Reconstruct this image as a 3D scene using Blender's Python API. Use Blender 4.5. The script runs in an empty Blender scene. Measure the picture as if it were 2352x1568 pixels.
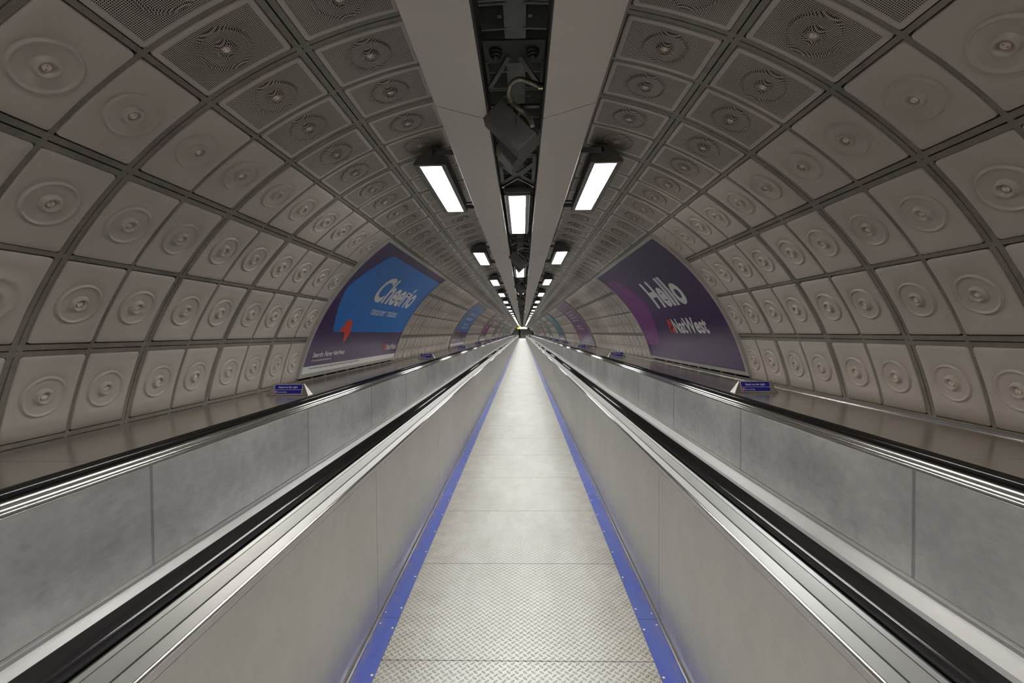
import bpy, bmesh, math, random
from mathutils import Vector, Matrix
random.seed(7)
C = bpy.context.scene.collection
PI = math.pi; rad = math.radians

# ---------------------------------------------------------------- camera, world, exposure
F, CX, CY, VX, VY, ROLL = 1045.0, 1176.0, 784.0, 1200.0, 763.0, 0.0085
CAM = Vector((0.04, 0.0, 1.60))
def cam_axes():
    y = Vector(((VX-CX)/F, 1, -(VY-CY)/F)).normalized()
    up = Vector((-math.sin(ROLL), 0, math.cos(ROLL)))
    z = (up - y*up.dot(y)).normalized()
    return y.cross(z), y, z                      # world axes written in (right, forward, up) of the camera
ax, ay, az = cam_axes()
right = Vector((ax[0], ay[0], az[0])); fwd = Vector((ax[1], ay[1], az[1])); upv = Vector((ax[2], ay[2], az[2]))
cd = bpy.data.cameras.new('camera'); cam = bpy.data.objects.new('camera', cd); C.objects.link(cam)
cd.sensor_width = 36.0; cd.lens = F/2352*36.0; cd.clip_start = 0.02; cd.clip_end = 400
m = Matrix((right, upv, -fwd)).transposed().to_4x4(); m.translation = CAM
cam.matrix_world = m
bpy.context.scene.camera = cam

w = bpy.data.worlds.new('world'); bpy.context.scene.world = w; w.use_nodes = True
w.node_tree.nodes['Background'].inputs[0].default_value = (0.5, 0.5, 0.5, 1)
w.node_tree.nodes['Background'].inputs[1].default_value = 0.0
vs = bpy.context.scene.view_settings
bpy.context.scene.display_settings.display_device = 'sRGB'
vs.view_transform = 'Standard'; vs.look = 'None'; vs.gamma = 1.0; vs.use_curve_mapping = False
vs.exposure = 1.68
LAMP = 13.0                                       # strength of the lamp diffusers

# ---------------------------------------------------------------- dimensions
X0 = 0.018
R, ZC = 3.0, 0.349                                 # tunnel lining radius, height of its axis
Y0, YE, YEND = -6.0, 104.0, 128.0                # start, end of the walkways, end wall
TH = [0.5, 11.2, 22.3, 33.45, 44.7, 55.75, 67.05, 78.0]    # joint angles from the crown
PITCH, RIB0 = 0.430, 3.298                         # transverse joints; k even = wide
PER = 4.34                                        # period of lamps / trunking joints

# ---------------------------------------------------------------- materials
def newmat(name):
    mt = bpy.data.materials.new(name); mt.use_nodes = True
    nt = mt.node_tree; b = nt.nodes['Principled BSDF']
    return mt, nt, b
class N:
    def __init__(s, nt): s.nt = nt
    def n(s, t, **k):
        nd = s.nt.nodes.new(t)
        for a, v in k.items(): setattr(nd, a, v)
        return nd
    def l(s, a, b): s.nt.links.new(a, b)
    def math(s, op, a, b=None, c=None, clamp=False):
        nd = s.n('ShaderNodeMath', operation=op, use_clamp=clamp)
        for i, v in enumerate((a, b, c)):
            if v is None: continue
            if isinstance(v, (int, float)): nd.inputs[i].default_value = v
            else: s.l(v, nd.inputs[i])
        return nd.outputs[0]
    def mix(s, f, a, b):
        nd = s.n('ShaderNodeMix', data_type='RGBA')
        for sock, v in ((nd.inputs[0], f), (nd.inputs[6], a), (nd.inputs[7], b)):
            if isinstance(v, (int, float)): sock.default_value = v
            elif isinstance(v, tuple): sock.default_value = (*v[:3], 1)
            else: s.l(v, sock)
        return nd.outputs[2]
    def pos(s): return s.n('ShaderNodeNewGeometry').outputs['Position']
    def obj(s): return s.n('ShaderNodeTexCoord').outputs['Object']
    def noise(s, vec, scale, detail=3, rough=.55, stretch=None):
        nd = s.n('ShaderNodeTexNoise'); nd.inputs['Scale'].default_value = scale
        nd.inputs['Detail'].default_value = detail; nd.inputs['Roughness'].default_value = rough
        if stretch:
            mp = s.n('ShaderNodeMapping'); mp.inputs['Scale'].default_value = stretch
            s.l(vec, mp.inputs[0]); vec = mp.outputs[0]
        s.l(vec, nd.inputs['Vector']); return nd.outputs[0]
    def ramp(s, v, a, b, lo=0., hi=1.):
        nd = s.n('ShaderNodeMapRange'); s.l(v, nd.inputs[0])
        for i, x in enumerate((a, b, lo, hi)): nd.inputs[i+1].default_value = x
        return nd.outputs[0]
    def bump(s, h, strength, dist, b):
        nd = s.n('ShaderNodeBump'); nd.inputs['Strength'].default_value = strength; nd.inputs['Distance'].default_value = dist
        s.l(h, nd.inputs['Height']); s.l(nd.outputs[0], b.inputs['Normal'])
    def xyz(s, vec):
        nd = s.n('ShaderNodeSeparateXYZ'); s.l(vec, nd.inputs[0]); return nd.outputs
def flat(name, col, rough=.5, metal=0., spec=.5, coat=0.):
    mt, nt, b = newmat(name)
    b.inputs['Base Color'].default_value = (*col, 1); b.inputs['Roughness'].default_value = rough
    b.inputs['Metallic'].default_value = metal; b.inputs['Specular IOR Level'].default_value = spec
    if coat: b.inputs['Coat Weight'].default_value = coat; b.inputs['Coat Roughness'].default_value = .08
    return mt
def mottled(name, c1, c2, rough=(.3, .5), metal=0., scale=2.5, stretch=None, fine=40, bump=0.0, coat=0.):
    mt, nt, b = newmat(name); g = N(nt); p = g.pos()
    a = g.noise(p, scale, 5, .6, stretch); f = g.noise(p, fine, 3, .6, stretch)
    mixf = g.ramp(g.math('ADD', g.math('MULTIPLY', a, .75), g.math('MULTIPLY', f, .25)), .36, .64)
    g.l(g.mix(mixf, c1, c2), b.inputs['Base Color'])
    g.l(g.ramp(a, .35, .65, rough[0], rough[1]), b.inputs['Roughness'])
    b.inputs['Metallic'].default_value = metal
    if coat: b.inputs['Coat Weight'].default_value = coat; b.inputs['Coat Roughness'].default_value = .12
    if bump: g.bump(f, bump, .002, b)
    return mt

def panel_mat(name, perforated=0):
    """grey enamel of the cladding; perforated: 1 = hole grid in object space, 2 = far average"""
    mt, nt, b = newmat(name); g = N(nt); p = g.pos()
    a = g.noise(p, 1.7, 5, .6); f = g.noise(p, 23, 4, .65)
    col = g.mix(g.ramp(a, .3, .7), (.48, .43, .378), (.57, .515, .46))
    col = g.mix(g.ramp(f, .62, .8, 0, .35), col, (.34, .31, .28))
    z = g.xyz(p)[2]                                # brown grime where the panels stand on the ledge
    low = g.math('MULTIPLY', g.ramp(z, .96, 1.10, 1, 0), g.ramp(a, .3, .6, .35, .8))
    col = g.mix(low, col, (.12, .085, .055))
    rough = g.ramp(a, .3, .7, .30, .42)
    if perforated == 1:
        o = g.xyz(g.obj()); pt = .0088
        fx = g.math('SUBTRACT', g.math('FRACT', g.math('DIVIDE', g.math('ADD', o[0], 5*pt*100), pt)), .5)
        fy = g.math('SUBTRACT', g.math('FRACT', g.math('DIVIDE', g.math('ADD', o[1], 5*pt*100), pt)), .5)
        d = g.math('SQRT', g.math('ADD', g.math('MULTIPLY', fx, fx), g.math('MULTIPLY', fy, fy)))
        hole = g.math('LESS_THAN', d, .345)
        mx = g.math('LESS_THAN', g.math('ABSOLUTE', o[0]), .232); my = g.math('LESS_THAN', g.math('ABSOLUTE', o[1]), .162)
        rr = g.math('SQRT', g.math('ADD', g.math('MULTIPLY', o[0], o[0]), g.math('MULTIPLY', o[1], o[1])))
        hole = g.math('MULTIPLY', g.math('MULTIPLY', hole, mx), g.math('MULTIPLY', my, g.math('GREATER_THAN', rr, .027)))
        col = g.mix(hole, col, (.006, .006, .005))
        g.l(g.math('MULTIPLY', g.math('SUBTRACT', 1, hole), .3), b.inputs['Specular IOR Level'])
    elif perforated == 2:
        col = g.mix(.36, col, (.006, .006, .005)); b.inputs['Specular IOR Level'].default_value = .2
    else: b.inputs['Specular IOR Level'].default_value = .3
    g.l(col, b.inputs['Base Color']); g.l(rough, b.inputs['Roughness'])
    return mt

def plate_mat():
    """stainless tread plate with raised lozenges"""
    mt, nt, b = newmat('tread_plate'); g = N(nt); p = g.pos(); x, y, z = g.xyz(p)
    def loz(off, sg):
        fx = g.math('MULTIPLY', g.math('SUBTRACT', g.math('FRACT', g.math('ADD', g.math('DIVIDE', x, .039), 50+off)), .5), .039)
        fy = g.math('MULTIPLY', g.math('SUBTRACT', g.math('FRACT', g.math('ADD', g.math('DIVIDE', y, .0376), 500+off)), .5), .0376*sg)
        u = g.math('MULTIPLY', g.math('ADD', fx, fy), .7071); v = g.math('MULTIPLY', g.math('SUBTRACT', fx, fy), .7071)
        return g.math('ADD', g.math('POWER', g.math('DIVIDE', u, .0133), 2), g.math('ABSOLUTE', g.math('DIVIDE', v, .0048)))
    e = g.math('MINIMUM', loz(0, 1), loz(.5, -1))
    h = g.math('SUBTRACT', 1, e, clamp=True); h = g.math('MINIMUM', g.math('MULTIPLY', h, 1.8), 1)
    # joints between plates
    jy = g.math('ABSOLUTE', g.math('SUBTRACT', g.math('FRACT', g.math('DIVIDE', g.math('SUBTRACT', y, 2.18-.465), .93)), .5))
    joint = g.math('LESS_THAN', jy, .0022)
    n1 = g.noise(p, 3.0, 5, .65, (1, .35, 1)); n2 = g.noise(p, 60, 4, .6); n3 = g.noise(p, 9, 4, .6)
    col = g.mix(g.ramp(n1, .3, .7), (.56, .555, .52), (.72, .715, .68))
    col = g.mix(g.ramp(n2, .60, .78, 0, .55), col, (.30, .27, .23))
    ring = g.math('MULTIPLY', g.ramp(e, 1.0, 1.5, 1, 0), g.ramp(e, .62, .95, 0, 1))     # dark outline round each lozenge
    edge = g.ramp(g.math('ABSOLUTE', x), .25, .60, .62, 1.0)
    side = g.math('MULTIPLY', g.ramp(g.math('ABSOLUTE', x), .36, .66, 0, .62), g.ramp(n3, .25, .6, .55, 1)); col = g.mix(side, col, (.34, .315, .255))
    col = g.mix(g.math('MULTIPLY', g.math('MULTIPLY', ring, edge), g.ramp(n3, .3, .6, .35, 1)), col, (.17, .145, .11))
    col = g.mix(joint, col, (.04, .035, .03))
    g.l(col, b.inputs['Base Color']); b.inputs['Metallic'].default_value = .55; b.inputs['Specular IOR Level'].default_value = .3
    g.l(g.ramp(n1, .3, .7, .42, .54), b.inputs['Roughness'])
    hh = g.math('SUBTRACT', h, g.math('MULTIPLY', joint, 1.0))
    g.bump(hh, 1.0, .0030, b)
    return mt

def steel(name, base, rough, scale=1.2, stretch=(1, 1, 1), smear=.25, metal=1.0, aniso=0.):
    mt, nt, b = newmat(name); g = N(nt); p = g.pos()
    a = g.noise(p, scale, 5, .6, stretch); f = g.noise(p, 14, 4, .7, stretch); k = g.noise(p, 70, 2, .6, (stretch[0], .15, stretch[2]))
    mixf = g.ramp(g.math('ADD', g.math('MULTIPLY', a, .6), g.math('ADD', g.math('MULTIPLY', f, .3), g.math('MULTIPLY', k, .1))), .38, .62)
    d = tuple(c*(1-smear) for c in base)
    g.l(g.mix(mixf, d, base), b.inputs['Base Color'])
    g.l(g.ramp(g.math('ADD', g.math('MULTIPLY', a, .6), g.math('MULTIPLY', f, .4)), .35, .65, rough[0], rough[1]), b.inputs['Roughness'])
    b.inputs['Metallic'].default_value = metal
    if aniso:
        b.inputs['Anisotropic'].default_value = aniso
    return mt

M = {}
M['panel'] = panel_mat('enamel_panel'); M['perf'] = panel_mat('perforated_panel', 1); M['perf_far'] = panel_mat('perforated_panel_far', 2)
M['rib'] = mottled('rib_paint', (.16, .143, .118), (.27, .245, .205), (.35, .55), scale=3, fine=30, bump=.15)
M['back'] = flat('backing_dark', (.010, .009, .008), .8, spec=.2)
M['disc'] = mottled('fixing_disc_metal', (.80, .68, .56), (.92, .82, .71), (.4, .5), .0, scale=3)
M['hole'] = flat('pin_hole', (.02, .018, .015), .7)
M['tread'] = plate_mat()
def blue():
    mt, nt, b = newmat('blue_paint'); g = N(nt); p = g.pos()
    a = g.noise(p, 2.2, 5, .6, (3, .5, 1)); f = g.noise(p, 35, 4, .7, (1, .3, 1)); x = g.math('ABSOLUTE', g.xyz(p)[0])
    col = g.mix(g.ramp(a, .3, .7), (.045, .075, .42), (.085, .13, .42))
    wear = g.math('MULTIPLY', g.ramp(x, .72, .765, 0, 1), g.ramp(f, .42, .66, 0, .8))
    col = g.mix(wear, col, (.20, .17, .15)); col = g.mix(g.ramp(f, .62, .74, 0, .5), col, (.15, .17, .30))
    g.l(col, b.inputs['Base Color']); b.inputs['Roughness'].default_value = .38
    return mt
M['blue'] = blue()
M['skirt'] = steel('skirt_steel', (.72, .69, .65), (.40, .52), 1.4, (1, 1, .7), .16, .85)
M['side'] = steel('side_panel_steel', (.82, .80, .785), (.30, .44), 1.6, (1, .8, 1), .34, .5)
M['deck'] = steel('deck_steel', (.47, .465, .45), (.30, .40), 1.5, (1, .25, 1), .10, .8)
M['chrome'] = flat('polished_steel', (.74, .73, .71), .20, 1.)
M['inner'] = steel('inner_decking_steel', (.92, .91, .90), (.28, .40), 3, (1, .3, 1), .10, .6)
M['ledge'] = steel('ledge_steel', (.62, .57, .52), (.16, .26), 1.8, (1, .4, 1), .12, .75)
M['gap'] = flat('joint_dark', (.03, .028, .025), .7)
M['strip'] = steel('cover_strip', (.42, .41, .41), (.35, .45), 2, (1, 1, 1), .2, .4)
M['rubber'] = flat('black_rubber', (.014, .013, .014), .16, 0., .6, coat=.6)
M['beam'] = mottled('trunking_enamel', (.60, .545, .49), (.64, .585, .53), (.38, .46), scale=.9, fine=9)
M['beamside'] = mottled('trunking_side', (.075, .065, .055), (.10, .088, .075), (.45, .6), scale=2)
M['housing'] = mottled('lamp_housing_grey', (.12, .112, .106), (.15, .14, .132), (.38, .5), scale=4)
M['iron'] = mottled('painted_iron', (.028, .030, .026), (.05, .052, .045), (.4, .6), scale=6, bump=.2)
M['pale'] = mottled('pale_iron_paint', (.20, .215, .20), (.30, .31, .29), (.4, .6), scale=8, bump=.2)
M['lining'] = mottled('iron_lining_dark', (.012, .020, .028), (.03, .042, .05), (.5, .7), scale=5)
M['rust'] = flat('rust_brown', (.10, .05, .03), .8)
M['speaker'] = mottled('speaker_grey', (.095, .086, .082), (.12, .11, .105), (.42, .55), scale=5)
M['hose'] = flat('braided_conduit', (.34, .31, .26), .35, .8)
M['brass'] = flat('brass_fitting', (.65, .52, .33), .3, 1.)
M['frame'] = mottled('poster_frame_metal', (.40, .385, .355), (.48, .465, .43), (.5, .6), .25, scale=5)
M['white'] = flat('print_white', (.80, .79, .78), .35)
M['ink'] = flat('print_black', (.03, .03, .035), .4)
M['red'] = flat('print_red', (.80, .06, .03), .35, spec=.2)
M['endwall'] = mottled('end_cladding', (.30, .295, .28), (.40, .39, .37), (.4, .6), scale=1)
M['dark'] = flat('dark_void', (.012, .012, .012), .7)
M['signblue'] = flat('sign_blue', (.006, .008, .30), .3, coat=.3)
M['signsteel'] = steel('sign_steel', (.50, .47, .44), (.30, .40), 4)
M['signpink'] = flat('sign_red', (.75, .16, .10), .4)
M['floor2'] = mottled('concourse_floor', (.30, .30, .29), (.36, .36, .34), (.3, .4), scale=2)
def printm(name, col): 
    if name not in M: M[name] = flat(name, col, .30, 0., .16)
    return M[name]
def emit(name, col, s, banded=0):
    mt = bpy.data.materials.new(name); mt.use_nodes = True; nt = mt.node_tree; nt.nodes.clear(); g = N(nt)
    o = g.n('ShaderNodeOutputMaterial'); e = g.n('ShaderNodeEmission'); g.l(e.outputs[0], o.inputs[0])
    e.inputs[0].default_value = (*col, 1); e.inputs[1].default_value = s
    if banded:                                     # tube and cross louvres seen through the diffuser
        c = g.xyz(g.obj()); q = g.math('FRACT', g.math('MULTIPLY', c[1], 9.3))
        bnd = g.ramp(g.math('ABSOLUTE', g.math('SUBTRACT', q, .5)), .0, .5, 1, 1-banded)
        nz = g.noise(g.obj(), 7, 3, .6, (1, .4, 1)); bnd = g.math('MULTIPLY', bnd, g.ramp(g.math('ABSOLUTE', g.math('SUBTRACT', q, .5)), .44, .5, 1, .03))
        g.l(g.math('MULTIPLY', g.math('MULTIPLY', bnd, g.ramp(nz, .3, .7, 1-banded, 1)), s), e.inputs[1])
    return mt
M['lamp'] = emit('lamp_diffuser_light', (.97, .98, .96), LAMP)
M['lamp_side'] = emit('lamp_diffuser_light_side', (.96, .98, .97), LAMP, .55)
M['lamp_side_warm'] = emit('lamp_diffuser_light_warm', (1.0, .95, .86), LAMP*.8, .6)
M['fill_far'] = emit('added_fill_light', (.97, .98, .96), LAMP*1.6)  # glow of the added fill lights past the walkways
M['signlit'] = emit('lit_sign_white', (.9, 1., .97), 1.0)
M['signyellow'] = emit('lit_sign_yellow', (1., .85, .03), 1.0)

# ---------------------------------------------------------------- mesh helpers
def props(o, label=None, cat=None, group=None, kind=None):
    if label: o['label'] = label
    if cat: o['category'] = cat
    if group: o['group'] = group
    if kind: o['kind'] = kind
    return o
def empty(name, loc, label=None, cat=None, group=None):
    o = bpy.data.objects.new(name, None); o.location = loc; o.empty_display_size = .1; C.objects.link(o)
    return props(o, label, cat, group)
class MB:
    def __init__(s): s.v = []; s.f = []; s.m = []; s.sm = []; s.cur = 0; s.smooth = False
    def add(s, vs_, fs):
        o = len(s.v); s.v.extend(tuple(v) for v in vs_)
        for f in fs: s.f.append(tuple(i+o for i in f)); s.m.append(s.cur); s.sm.append(s.smooth)
        return s
    def box(s, x0, x1, y0, y1, z0, z1):
        return s.add([(x0,y0,z0),(x1,y0,z0),(x1,y1,z0),(x0,y1,z0),(x0,y0,z1),(x1,y0,z1),(x1,y1,z1),(x0,y1,z1)],
              [(0,3,2,1),(4,5,6,7),(0,1,5,4),(1,2,6,5),(2,3,7,6),(3,0,4,7)])
    def hexa(s, pts): return s.add(pts, [(0,3,2,1),(4,5,6,7),(0,1,5,4),(1,2,6,5),(2,3,7,6),(3,0,4,7)])
    def prism(s, prof, y0, y1, closed=True, caps=True, ys=None):
        n = len(prof); ys = ys or [y0, y1]; vv = []; ff = []
        for y in ys: vv += [(x, y, z) for x, z in prof]
        for j in range(len(ys)-1):
            for i in range(n if closed else n-1):
                a = j*n+i; b = j*n+(i+1) % n; ff.append((a, b, b+n, a+n))
        if closed and caps: ff += [tuple(range(n-1, -1, -1)), tuple((len(ys)-1)*n+i for i in range(n))]
        return s.add(vv, ff)
    def bar(s, a, b, w_, h_, up=(0, 0, 1)):
        a = Vector(a); b = Vector(b); d = (b-a).normalized(); r_ = d.cross(Vector(up)).normalized()*w_/2; u_ = r_.cross(d).normalized()*h_/2
        return s.hexa([a-r_-u_, a+r_-u_, b+r_-u_, b-r_-u_, a-r_+u_, a+r_+u_, b+r_+u_, b-r_+u_])
    def cyl(s, c, axis, r_, h_, n=16, r2=None):
        axis = Vector(axis).normalized(); t = Vector((0, 0, 1)) if abs(axis.z) < .9 else Vector((1, 0, 0))
        a = axis.cross(t).normalized(); b = axis.cross(a); c = Vector(c); r2 = r_ if r2 is None else r2
        vv = [c+(a*math.cos(2*PI*i/n)+b*math.sin(2*PI*i/n))*r_ for i in range(n)]+[c+axis*h_+(a*math.cos(2*PI*i/n)+b*math.sin(2*PI*i/n))*r2 for i in range(n)]
        return s.add(vv, [(i, (i+1) % n, n+(i+1) % n, n+i) for i in range(n)]+[tuple(range(n-1, -1, -1)), tuple(range(n, 2*n))])
    def tube(s, pts, r_, n=10, corr=0):
        pts = [Vector(p) for p in pts]; rings = []; t0 = (pts[1]-pts[0]).normalized()
        a = t0.cross(Vector((0.1, .2, 1))).normalized()
        for i, p in enumerate(pts):
            t = (pts[min(i+1, len(pts)-1)]-pts[max(i-1, 0)]).normalized(); a = (a-t*a.dot(t)).normalized(); b = t.cross(a)
            rr = r_*(1+(corr if i % 2 else 0))
            rings.append([p+(a*math.cos(2*PI*j/n)+b*math.sin(2*PI*j/n))*rr for j in range(n)])
        vv = [v for rg in rings for v in rg]; ff = []
        for i in range(len(pts)-1):
            for j in range(n): ff.append((i*n+j, i*n+(j+1) % n, (i+1)*n+(j+1) % n, (i+1)*n+j))
        ff += [tuple(range(n-1, -1, -1)), tuple((len(pts)-1)*n+j for j in range(n))]
        return s.add(vv, ff)
    def build(s, name, mats, parent=None, origin=None, label=None, kind=None, local=False):
        """verts are in world space (or already local); the object's origin goes to `origin`"""
        if origin is None: origin = parent_world(parent) if parent else Vector((0, 0, 0))
        origin = Vector(origin)
        me = bpy.data.meshes.new(name)
        vv = s.v if local else [(v[0]-origin.x, v[1]-origin.y, v[2]-origin.z) for v in s.v]
        me.from_pydata(vv, [], s.f)
        for mt in (mats if isinstance(mats, (list, tuple)) else [mats]): me.materials.append(mt)
        me.polygons.foreach_set('material_index', s.m); me.polygons.foreach_set('use_smooth', s.sm); me.update()
        o = bpy.data.objects.new(name, me); C.objects.link(o)
        if parent: o.parent = parent; o.location = origin-parent_world(parent)
        else: o.location = origin
        if label: o['label'] = label
        if kind: o['kind'] = kind
        return o
def parent_world(p):
    v = Vector(p.location)
    while p.parent: p = p.parent; v = v+Vector(p.location)
    return v
def recalc(o):
    bm = bmesh.new(); bm.from_mesh(o.data); bmesh.ops.recalc_face_normals(bm, faces=bm.faces); bm.to_mesh(o.data); bm.free(); return o
def copy_tree(o, dy=0., parent=None, loc=None):
    c = o.copy(); C.objects.link(c); c.parent = parent
    if parent is None:
        c.location = loc if loc is not None else Vector(o.location)+Vector((0, dy, 0))
    for ch in o.children: copy_tree(ch, 0, c)
    return c
def cylpt(th, y, r_): t = rad(th); return (X0+r_*math.sin(t), y, ZC+r_*math.cos(t))
ORD = ['first', 'second', 'third', 'fourth', 'fifth', 'sixth', 'seventh', 'eighth', 'ninth', 'tenth', 'eleventh', 'twelfth', 'thirteenth',
       'fourteenth', 'fifteenth', 'sixteenth', 'seventeenth', 'eighteenth', 'nineteenth', 'twentieth', 'twenty-first', 'twenty-second', 'twenty-third',
       'twenty-fourth', 'twenty-fifth', 'twenty-sixth', 'twenty-seventh']
def nth(i): return 'nearest' if i == 0 else ORD[i]+' nearest'

# ---------------------------------------------------------------- panel template
HU, HV = .2570, .1845                             # half sizes: round the ring, along the tunnel
def panel_template(level):
    n = (64, 24, 4)[level]; verts = []; faces = []
    prof = ([(.019, -.006), (.023, -.006), (.026, .004), (.030, .013), (.035, .018), (.041, .018), (.046, .010), (.050, .001), (.054, -.003), (.060, 0), (.10, .0), (.108, .0), (.112, .002), (.116, .0075), (.120, .0100), (.123, .0090), (.127, .001), (.131, -.0040), (.137, 0)],
            [(.028, -.002), (.040, .017), (.056, .002), (.108, .0), (.120, .009), (.131, -.002)], [])[level]
    def rect(a, hu, hv, rc=.016):
        c, s_ = math.cos(a), math.sin(a)
        t = min(hu/abs(c) if abs(c) > 1e-9 else 1e9, hv/abs(s_) if abs(s_) > 1e-9 else 1e9); u, v = t*c, t*s_
        if abs(u) > hu-rc and abs(v) > hv-rc:      # rounded corner
            cu, cv = math.copysign(hu-rc, u), math.copysign(hv-rc, v)
            lo, hi = 0., t
            for _ in range(30):
                m_ = (lo+hi)/2; uu, v2 = m_*c, m_*s_
                ins = not (abs(uu) > hu-rc and abs(v2) > hv-rc and math.hypot(uu-cu, v2-cv) > rc)
                lo, hi = (m_, hi) if ins else (lo, m_)
            u, v = lo*c, lo*s_
        return u, v
    if level == 2:
        verts = [(-HU, -HV, 0), (HU, -HV, 0), (HU, HV, 0), (-HU, HV, 0), (-HU-.003, -HV-.003, -.022), (HU+.003, -HV-.003, -.022), (HU+.003, HV+.003, -.022), (-HU-.003, HV+.003, -.022)]
        mid = [(0, -HV, 0), (0, HV, 0)]
        return verts+mid, [(0, 8, 9, 3), (8, 1, 2, 9), (0, 4, 5, 1, 8), (1, 5, 6, 2), (2, 6, 7, 3, 9), (3, 7, 4, 0)]
    # angles packed towards the corners
    ang = [2*PI*i/n for i in range(n)]
    for su in (-1, 1):                             # let rays meet both ends and the middle of every rounded corner
        for sv in (-1, 1):
            for du, dv in ((.016, 0), (.0047, .0047), (0, .016)):
                c = math.atan2(sv*(HV-dv), su*(HU-du)) % (2*PI); free = [i for i in range(n) if ang[i] == 2*PI*i/n]
                j = min(free, key=lambda i: abs(ang[i]-c)); ang[j] = c
    ang.sort()
    rings = [[(r_*math.cos(a), r_*math.sin(a), h) for a in ang] for r_, h in prof]
    rl = prof[-1][0]; edge = [rect(a, HU, HV) for a in ang]
    for t in ((.35, .75) if level == 0 else (.5,)):
        rings.append([((1-t)*rl*math.cos(a)+t*e[0], (1-t)*rl*math.sin(a)+t*e[1], 0) for a, e in zip(ang, edge)])
    rings.append([(e[0], e[1], 0) for e in edge])
    for off, h in (((.0018, -.0012), (.0035, -.0045), (.0045, -.024)) if level == 0 else ((.004, -.004), (.0045, -.024))):
        rings.append([(*rect(a, HU+off, HV+off), h) for a in ang])
    verts.append((0, 0, prof[0][1]))
    for rg in rings: verts += rg
    faces += [(0, 1+i, 1+(i+1) % n) for i in range(n)]
    for j in range(len(rings)-1):
        for i in range(n):
            a = 1+j*n+i; b = 1+j*n+(i+1) % n; faces.append((a, a+n, b+n, b))
    return verts, faces
TPL = [panel_template(i) for i in range(3)]
def tpl_local(level):                             # bend it: x = along the arc, y = along the tunnel, z = outwards
    out = []
    for u, v, h in TPL[level][0]:
        rr = R-.004-h; t = u/R; out.append((rr*math.sin(t), v, rr*math.cos(t)-R))
    return out
def make_panel_mesh(name, mat):
    mb = MB(); mb.smooth = True; mb.add(tpl_local(0), TPL[0][1])
    me = bpy.data.meshes.new(name); me.from_pydata(mb.v, [], mb.f); me.materials.append(mat)
    me.polygons.foreach_set('use_smooth', [True]*len(mb.f)); me.update()
    bm = bmesh.new(); bm.from_mesh(me); bmesh.ops.recalc_face_normals(bm, faces=bm.faces); bm.to_mesh(me); bm.free()
    return me
ME_PLAIN = make_panel_mesh('cladding_panel', M['panel']); ME_PERF = make_panel_mesh('perforated_panel', M['perf'])
def disc_mesh():
    mb = MB(); mb.cyl((0, 0, .004), (0, 0, -1), .0175, .013, 24, .0165); mb.cur = 1
    for sx in (-1, 1): mb.cyl((sx*.009, .003*sx, -.0088), (0, 0, -1), .0024, .001, 8)
    me = bpy.data.meshes.new('fixing_disc'); me.from_pydata(mb.v, [], mb.f); me.materials.append(M['disc']); me.materials.append(M['hole'])
    me.polygons.foreach_set('material_index', mb.m); me.update(); return me
ME_DISC = disc_mesh()

# ---------------------------------------------------------------- adverts on the walls
ADLEN, ADP, AD0 = 4.41, 12.2, 5.81
AD_Y = [AD0+ADP*i for i in range(8)]
def in_ad(y): return any(a-.1 < y < a+ADLEN+.1 for a in AD_Y)
k0, k1 = -21, int((YEND-RIB0)/PITCH)
def rib_y(k): return RIB0+PITCH*k
def pan_y(k):                                     # centre of the panel between rib k and k+1 (even rib = wide)
    return rib_y(k)+PITCH/2+(.0115 if k % 2 == 0 else -.0115)
def pan_th(row):                                  # row i between TH[i] and TH[i+1]; joints 2, 4, 6 are the wide ones
    wide_low = row % 2 == 0
    return (TH[row]+TH[row+1])/2+(.21 if wide_low else -.21)
WALLROWS, CEILROWS = (3, 4, 5, 6), (1, 2)

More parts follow.
